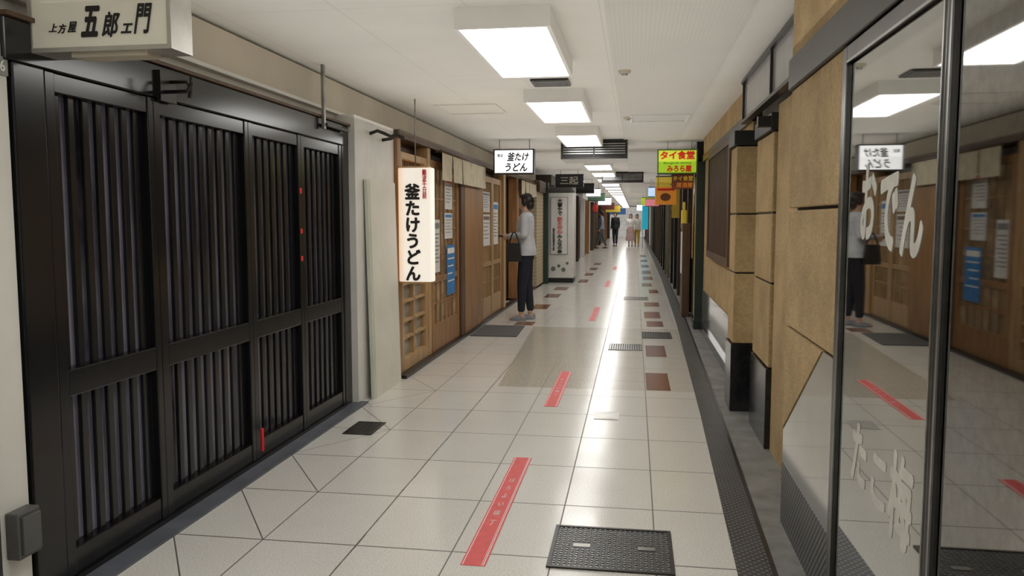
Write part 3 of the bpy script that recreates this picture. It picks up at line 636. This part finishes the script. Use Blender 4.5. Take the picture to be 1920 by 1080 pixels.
for (x0,x1,y,z0,z1,m,lab) in [(-1.45,-1.0,20,2.0,2.25,BLACKW,'dark hanging shop board'),(-1.35,-.95,22.5,1.98,2.22,LITW,'lit white hanging shop sign'),(-1.5,-.95,26,1.95,2.2,mat('green_sign',(.10,.20,.12),.5,emit=.2),'dull green hanging shop sign'),
   (.40,.75,16,1.95,2.2,LITY,'lit yellow hanging shop sign'),(.32,.70,20,1.9,2.15,emis('lit_blue_white',(.5,.7,.95),.8),'lit pale blue hanging shop sign'),(.30,.72,25,1.75,2.0,emis('lit_pink',(.8,.25,.3),.5),'lit pink hanging shop sign'),(-1.4,-.9,31,1.9,2.2,LITW,'lit white far hanging sign'),(.25,.7,31,1.9,2.2,LITG,'lit green far hanging sign'),
   (-1.5,-.9,36,1.8,2.1,MR,'maroon far hanging sign'),(.1,.7,43,1.8,2.15,LITW,'lit white sign far along the passage'),(-1.6,-.8,45,1.75,2.15,LITY,'lit yellow sign far along the passage'),(-1.7,-.6,54,1.7,2.1,mat('blue_far_sign',(.05,.15,.4),.5,emit=.3),'blue sign near passage end')]:
    t=thing('hanging_shop_sign',lab,'sign',((x0+x1)/2,y,z0))
    P('panel',[(x0,x1,y,y+.1,z0,z1)],m,t,bevel=.01); PM('hanger',[(x0+.05,x0+.06,y+.04,y+.05,z1,CZ),(x1-.06,x1-.05,y+.04,y+.05,z1,CZ)],STEEL,t)
    PM('border',[(x0,x1,y-.006,y,z0,z0+.02),(x0,x1,y-.006,y,z1-.02,z1)],BLACKM,t)
def shop_l(y0,y1,m1,m2,k):
    t=thing('shopfront','narrow %s shopfront with posts, glass and header'%k,'shopfront',(-1.95,(y0+y1)/2,.004))
    P('facade',[(-2.19,-2.0,y0,y1,.004,2.1)],m1,t)
    P('post',[(-2.0,-1.78,y0,y0+.18,.004,2.12)],m2,t); P('post',[(-2.0,-1.84,(y0+y1)/2-.08,(y0+y1)/2+.08,.004,2.12)],m1,t)
    P('window_pane',[(-2.0,-1.97,y0+.3,(y0+y1)/2-.15,.7,1.9)],mat('shop_pane_warm',(.4,.25,.12),.2,emit=.35),t)
    P('header',[(-2.19,-1.85,y0,y1,2.12,CZ)],m2,t)
y=17.9
for i,(d,m1,m2,k) in enumerate([(2.4,BLACKW,DB,'black'),(2.6,DB,MR,'dark brown'),(3,MR,BLACKW,'maroon'),(3,WOODD,DB,'dark wooden'),(3,DB,WHITEP,'dark brown'),(3.4,WHITEP,WOOD,'pale'),(3.6,MR,DB,'maroon'),(4,DB,OL,'dark brown'),(3,WHITEP,DB,'pale'),(6,MR,OL,'maroon'),(6,DB,WOOD,'dark brown'),(6,OL,DB,'olive')]):
    shop_l(y,min(y+d,63.8),m1,m2,k); y+=d
t=thing('red_paper_lantern','round red paper lantern hanging by a shop','lantern',(-1.45,30,1.6))
bm=bmesh.new(); bmesh.ops.create_uvsphere(bm,u_segments=20,v_segments=14,radius=.11,matrix=Matrix.Translation((-1.45,30,1.78))@Matrix.Scale(1.6,4,(0,0,1)))
add('paper_shade',bm,mat('red_lantern',(.45,.04,.03),.6,emit=.2),t,smooth=True)
tube('cord',[(-1.45,30,1.95),(-1.45,30,CZ)],.008,BLACKM,t); PM('cap_ring',[(-1.49,-1.41,29.96,30.04,1.94,1.965),(-1.49,-1.41,29.96,30.04,1.595,1.62)],BLACKM,t)
tq=thing('turquoise_panel','bright turquoise panel standing at the far end','panel',(.5,38,0))
P('panel',[(.34,.62,38,38.05,.9,2.0)],TURQ,tq); PM('leg',[(.36,.39,38,38.05,0,.9),(.57,.60,38,38.05,0,.9)],STEEL,tq)
# ------------------------------------------------------------ people
def blob(bm,c,r):
    bmesh.ops.create_icosphere(bm,subdivisions=3,radius=1,matrix=Matrix.Translation(c)@Matrix.Diagonal((r[0],r[1],r[2],1)))
def limb(bm,p0,p1,r0,r1):
    p0=Vector(p0);p1=Vector(p1);d=p1-p0
    q=d.to_track_quat('Z','Y').to_matrix().to_4x4()
    bmesh.ops.create_cone(bm,cap_ends=True,segments=18,radius1=r0,radius2=r1,depth=d.length,matrix=Matrix.Translation((p0+p1)/2)@q)
    blob(bm,p0,(r0,)*3); blob(bm,p1,(r1,)*3)
def loft(bm,rings,seg=24):
    R=[]
    for cx,cy,z,rx,ry in rings: R.append([bm.verts.new((cx+rx*math.cos(k*2*math.pi/seg),cy+ry*math.sin(k*2*math.pi/seg),z)) for k in range(seg)])
    for i in range(len(R)-1):
        for k in range(seg): bm.faces.new([R[i][k],R[i][(k+1)%seg],R[i+1][(k+1)%seg],R[i+1][k]])
    bm.faces.new(R[0][::-1]); bm.faces.new(R[-1])
def vox(name,bm,vs,m,parent,it=4):
    bmesh.ops.recalc_face_normals(bm,faces=bm.faces[:])
    me=bpy.data.meshes.new('tmp'); bm.to_mesh(me); bm.free()
    o=bpy.data.objects.new('tmp',me); col.objects.link(o)
    r=o.modifiers.new('r','REMESH'); r.mode='VOXEL'; r.voxel_size=vs
    s=o.modifiers.new('s','SMOOTH'); s.factor=.5; s.iterations=it
    dg=bpy.context.evaluated_depsgraph_get(); dg.update()
    me2=bpy.data.meshes.new_from_object(o.evaluated_get(dg)); bpy.data.objects.remove(o)
    for pl in me2.polygons: pl.use_smooth=True
    me2.materials.clear(); me2.materials.append(m); me2.name=name
    o=bpy.data.objects.new(name,me2); col.objects.link(o)
    if parent: o.parent=parent
    return o
SKIN=mat('skin',(.62,.40,.28),.55,var=.05,scale=20)
HAIR=mat('dark_brown_hair',(.025,.016,.012),.45,var=.3,scale=60,stretch=(1,1,.15))
def person(loc,rot,label,top,bottom,shoe,arms='down',skirt=False,step=0,vs=.012,hair=HAIR,long_hair=False,H=1.66,topname='shirt'):
    hip=.90; k=H/1.66
    if arms=='down': arms=[((-.195,-.03,1.10),(-.20,.06,.87)),((.195,-.03,1.10),(.20,.06,.87))]
    legs=[]
    for sx,st in ((-1,step),(1,-step)):
        legs.append(((sx*.085,0,hip),(sx*.085,st*.5+.015,.49),(sx*.08,st,.095)))
    bm=bmesh.new()
    loft(bm,[(0,0,.84,.09,.07),(0,0,.92,.135,.09),(0,0,1.02,.115,.082),(0,.005,1.10,.110,.08),(0,.01,1.22,.135,.095),(0,0,1.32,.145,.09),(0,-.01,1.38,.11,.065),(0,-.01,1.42,.055,.05)])
    limb(bm,(0,-.01,1.38),(0,.012,1.47),.052,.047)
    blob(bm,(0,0,1.575),(.074,.092,.092)); blob(bm,(0,.028,1.53),(.058,.062,.075)); blob(bm,(0,.055,1.487),(.03,.028,.022))
    limb(bm,(0,.086,1.560),(0,.096,1.537),.008,.011); blob(bm,(0,.083,1.506),(.024,.012,.009))
    for s in (-1,1):
        blob(bm,(s*.076,-.002,1.545),(.009,.018,.03)); blob(bm,(s*.03,.072,1.583),(.018,.014,.007))
    for (h,kn,an) in legs:
        limb(bm,h,kn,.075,.048); limb(bm,kn,an,.046,.034)
        limb(bm,(an[0],an[1]-.02,.05),(an[0],an[1]+.13,.03),.034,.026)
    for i,(el,wr) in enumerate(arms):
        s=-1 if i==0 else 1
        limb(bm,(s*.155,-.005,1.365),el,.045,.036); limb(bm,el,wr,.034,.025)
        d=(Vector(wr)-Vector(el)).normalized(); side=Vector((-s,0,0)) ; side=(side-d*side.dot(d)).normalized(); nn=d.cross(side)
        if abs(d.z)>.8: curl=Vector((0,1,0))*.3
        else: curl=side*.6
        c=Vector(wr)+d*.045
        limb(bm,Vector(wr),c,.023,.026); blob(bm,c+d*.012,(.028,.03,.028))
        for f in range(4):
            off=(f-1.5)*.018; ln=(.030,.036,.033,.026)[f]
            a0=c+d*.03+nn*off; a1=a0+d*ln+curl*.012; a2=a1+(d*.5+curl*1.3).normalized()*ln*.8
            limb(bm,a0,a1,.0085,.008); limb(bm,a1,a2,.008,.0068)
        t0=c-d*.012+nn*.024; t1=t0+(d*.6+nn*.7).normalized()*.032; t2=t1+(d*.9+curl*.5).normalized()*.026
        limb(bm,t0,t1,.011,.009); limb(bm,t1,t2,.009,.0075)
    body=vox('person',bm,vs,SKIN,None,3)
    meta(body,label,'person')
    bm=bmesh.new()
    for s in (-1,1): blob(bm,(s*.03,.083,1.570),(.012,.007,.006))
    vox('eyes',bm,.003,BLK,body,1)
    bm=bmesh.new(); blob(bm,(0,.091,1.505),(.020,.006,.006)); vox('lips',bm,.003,mat('lip_colour',(.45,.12,.10),.4),body,1)
    bm=bmesh.new()
    blob(bm,(0,-.018,1.592),(.088,.098,.092)); blob(bm,(0,-.055,1.53),(.075,.055,.075)); blob(bm,(0,.045,1.64),(.06,.05,.025))
    for s in (-1,1): blob(bm,(s*.072,.012,1.565),(.02,.04,.06))
    if long_hair: blob(bm,(0,-.075,1.42),(.085,.045,.14))
    vox('hair',bm,max(.005,vs*.7),hair,body,3)
    bm=bmesh.new()
    if skirt: rg=[(0,0,1.0,.152,.116),(0,0,1.02,.148,.112)]
    else: rg=[(0,0,.86,.186,.142),(0,0,.94,.180,.138)]
    loft(bm,rg+[(0,0,1.05,.150,.118),(0,.005,1.12,.142,.110),(0,.012,1.22,.162,.122),(0,.004,1.32,.172,.115),(0,-.008,1.385,.145,.088),(0,-.01,1.43,.065,.06)])
    for i,(el,wr) in enumerate(arms):
        s=-1 if i==0 else 1
        e=Vector(el); w_=Vector(wr)
        limb(bm,(s*.155,-.005,1.36),e,.061,.050); limb(bm,e,e.lerp(w_,.88),.048,.037)
    vox(topname,bm,vs,top,body,4)
    if skirt:
        bm=bmesh.new(); loft(bm,[(0,0,.30,.26,.23),(0,0,.5,.23,.2),(0,0,.75,.20,.16),(0,0,.93,.168,.122),(0,0,1.04,.135,.10)]); vox('skirt',bm,vs,bottom,body,3)
    else:
        bm=bmesh.new()
        loft(bm,[(0,-.005,.80,.145,.10),(0,-.008,.88,.158,.112),(0,0,.98,.140,.100),(0,0,1.04,.122,.09)])
        for (h,kn,an) in legs:
            limb(bm,(h[0]*.92,h[1],.86),kn,.088,.068); limb(bm,kn,(an[0],an[1],.15),.067,.050)
        vox('trousers',bm,vs,bottom,body,4)
    for (h,kn,an) in legs:
        bm=bmesh.new(); x,y_=an[0],an[1]
        loft(bm,[(x,y_+.045,.0,.038,.115),(x,y_+.045,.012,.040,.118),(x,y_+.04,.04,.037,.105),(x,y_+.01,.065,.034,.07)],20)
        if shoe[1]: 
            limb(bm,(x,y_-.06,.012),(x,y_-.045,.06),.012,.026)
        vox('shoe',bm,.006,shoe[0],body,2)
    body.location=loc; body.rotation_euler=(0,0,rot); body.scale=(k,k,k)
    return body
JK=mat('pale_grey_jacket',(.58,.60,.64),.8,var=.08,scale=10); NV=mat('dark_navy_trousers',(.012,.015,.03),.75); SH=mat('grey_suede_shoe',(.30,.32,.36),.6)
WL=(-1.44,10.66,.003); WR=math.pi/2
arms=[((-.205,.00,1.13),(-.10,.22,1.12)),((.205,.00,1.13),(.10,.22,1.10))]
wm=person(WL,WR,'woman in pale grey jacket and navy trousers holding a wallet',JK,NV,(SH,True),arms=arms,vs=.0065,H=1.68,step=.05,topname='jacket')
Mw=Matrix.Translation(WL)@Matrix.Rotation(WR,4,'Z')@Matrix.Scale(1.68/1.66,4)
def held(name,label,cat,parts):
    base=Mw@Vector(parts[0][3])
    t=thing(name,label,cat,base)
    for (pn,bm,m,_) in parts:
        for v in bm.verts: v.co=Mw@v.co
        add(pn,bm,m,t,bevel=.003)
bm=bmesh.new(); bm_box(bm,-.09,.09,.285,.36,1.105,1.118)
bm2=bmesh.new(); bm_box(bm2,-.085,.085,.29,.355,1.118,1.128)
held('wallet','black wallet held open in both hands','wallet',[('cover',bm,BLK,(0,.3,1.1)),('inner_pages',bm2,mat('dark_brown_leather',(.06,.03,.02),.5),None)])
bm=bmesh.new(); bm_prism(bm,[(.02,.79),(.22,.79),(.20,1.03),(.04,1.03)],0,-.30,-.215)
def arc(x):
    b=bmesh.new(); pts=[Vector((x,.055+.13*i/10,1.02+.15*math.sin(math.pi*i/10))) for i in range(11)]
    for i in range(10):
        p,q=pts[i],pts[i+1]; limb(b,p,q,.006,.006)
    return b
held('handbag','black leather handbag hanging from the forearm','handbag',[('bag_body',bm,mat('black_leather',(.012,.012,.014),.35),(-.25,.14,.79)),('strap',arc(-.235),BLK,None),('strap',arc(-.28),BLK,None)])
dk=mat('black_shirt',(.02,.02,.025),.8); wh=mat('white_blouse',(.78,.76,.74),.8); pk=mat('dusty_pink_skirt',(.55,.38,.36),.8); yl=mat('mustard_trousers',(.60,.42,.06),.8); bl=mat('blue_grey_shirt',(.25,.33,.45),.8); bks=(mat('dark_shoe',(.03,.03,.03),.5),False); grt=mat('grey_trousers',(.12,.12,.13),.8)
person((-.20,41,.003),math.pi,'woman in white blouse and long pink skirt walking',wh,pk,bks,skirt=True,step=.12,H=1.62,long_hair=True,topname='blouse')
person((.12,41.6,.003),math.pi,'woman in white top and mustard trousers walking',wh,yl,bks,step=.15,H=1.62,long_hair=True)
person((-.98,41.5,.003),math.pi*.9,'man in black shirt and black trousers standing',dk,NV,bks,step=.05,H=1.72)
person((-1.55,38,.003),math.pi*.5,'person in blue-grey shirt and dark trousers walking',bl,grt,bks,step=.2,H=1.74)
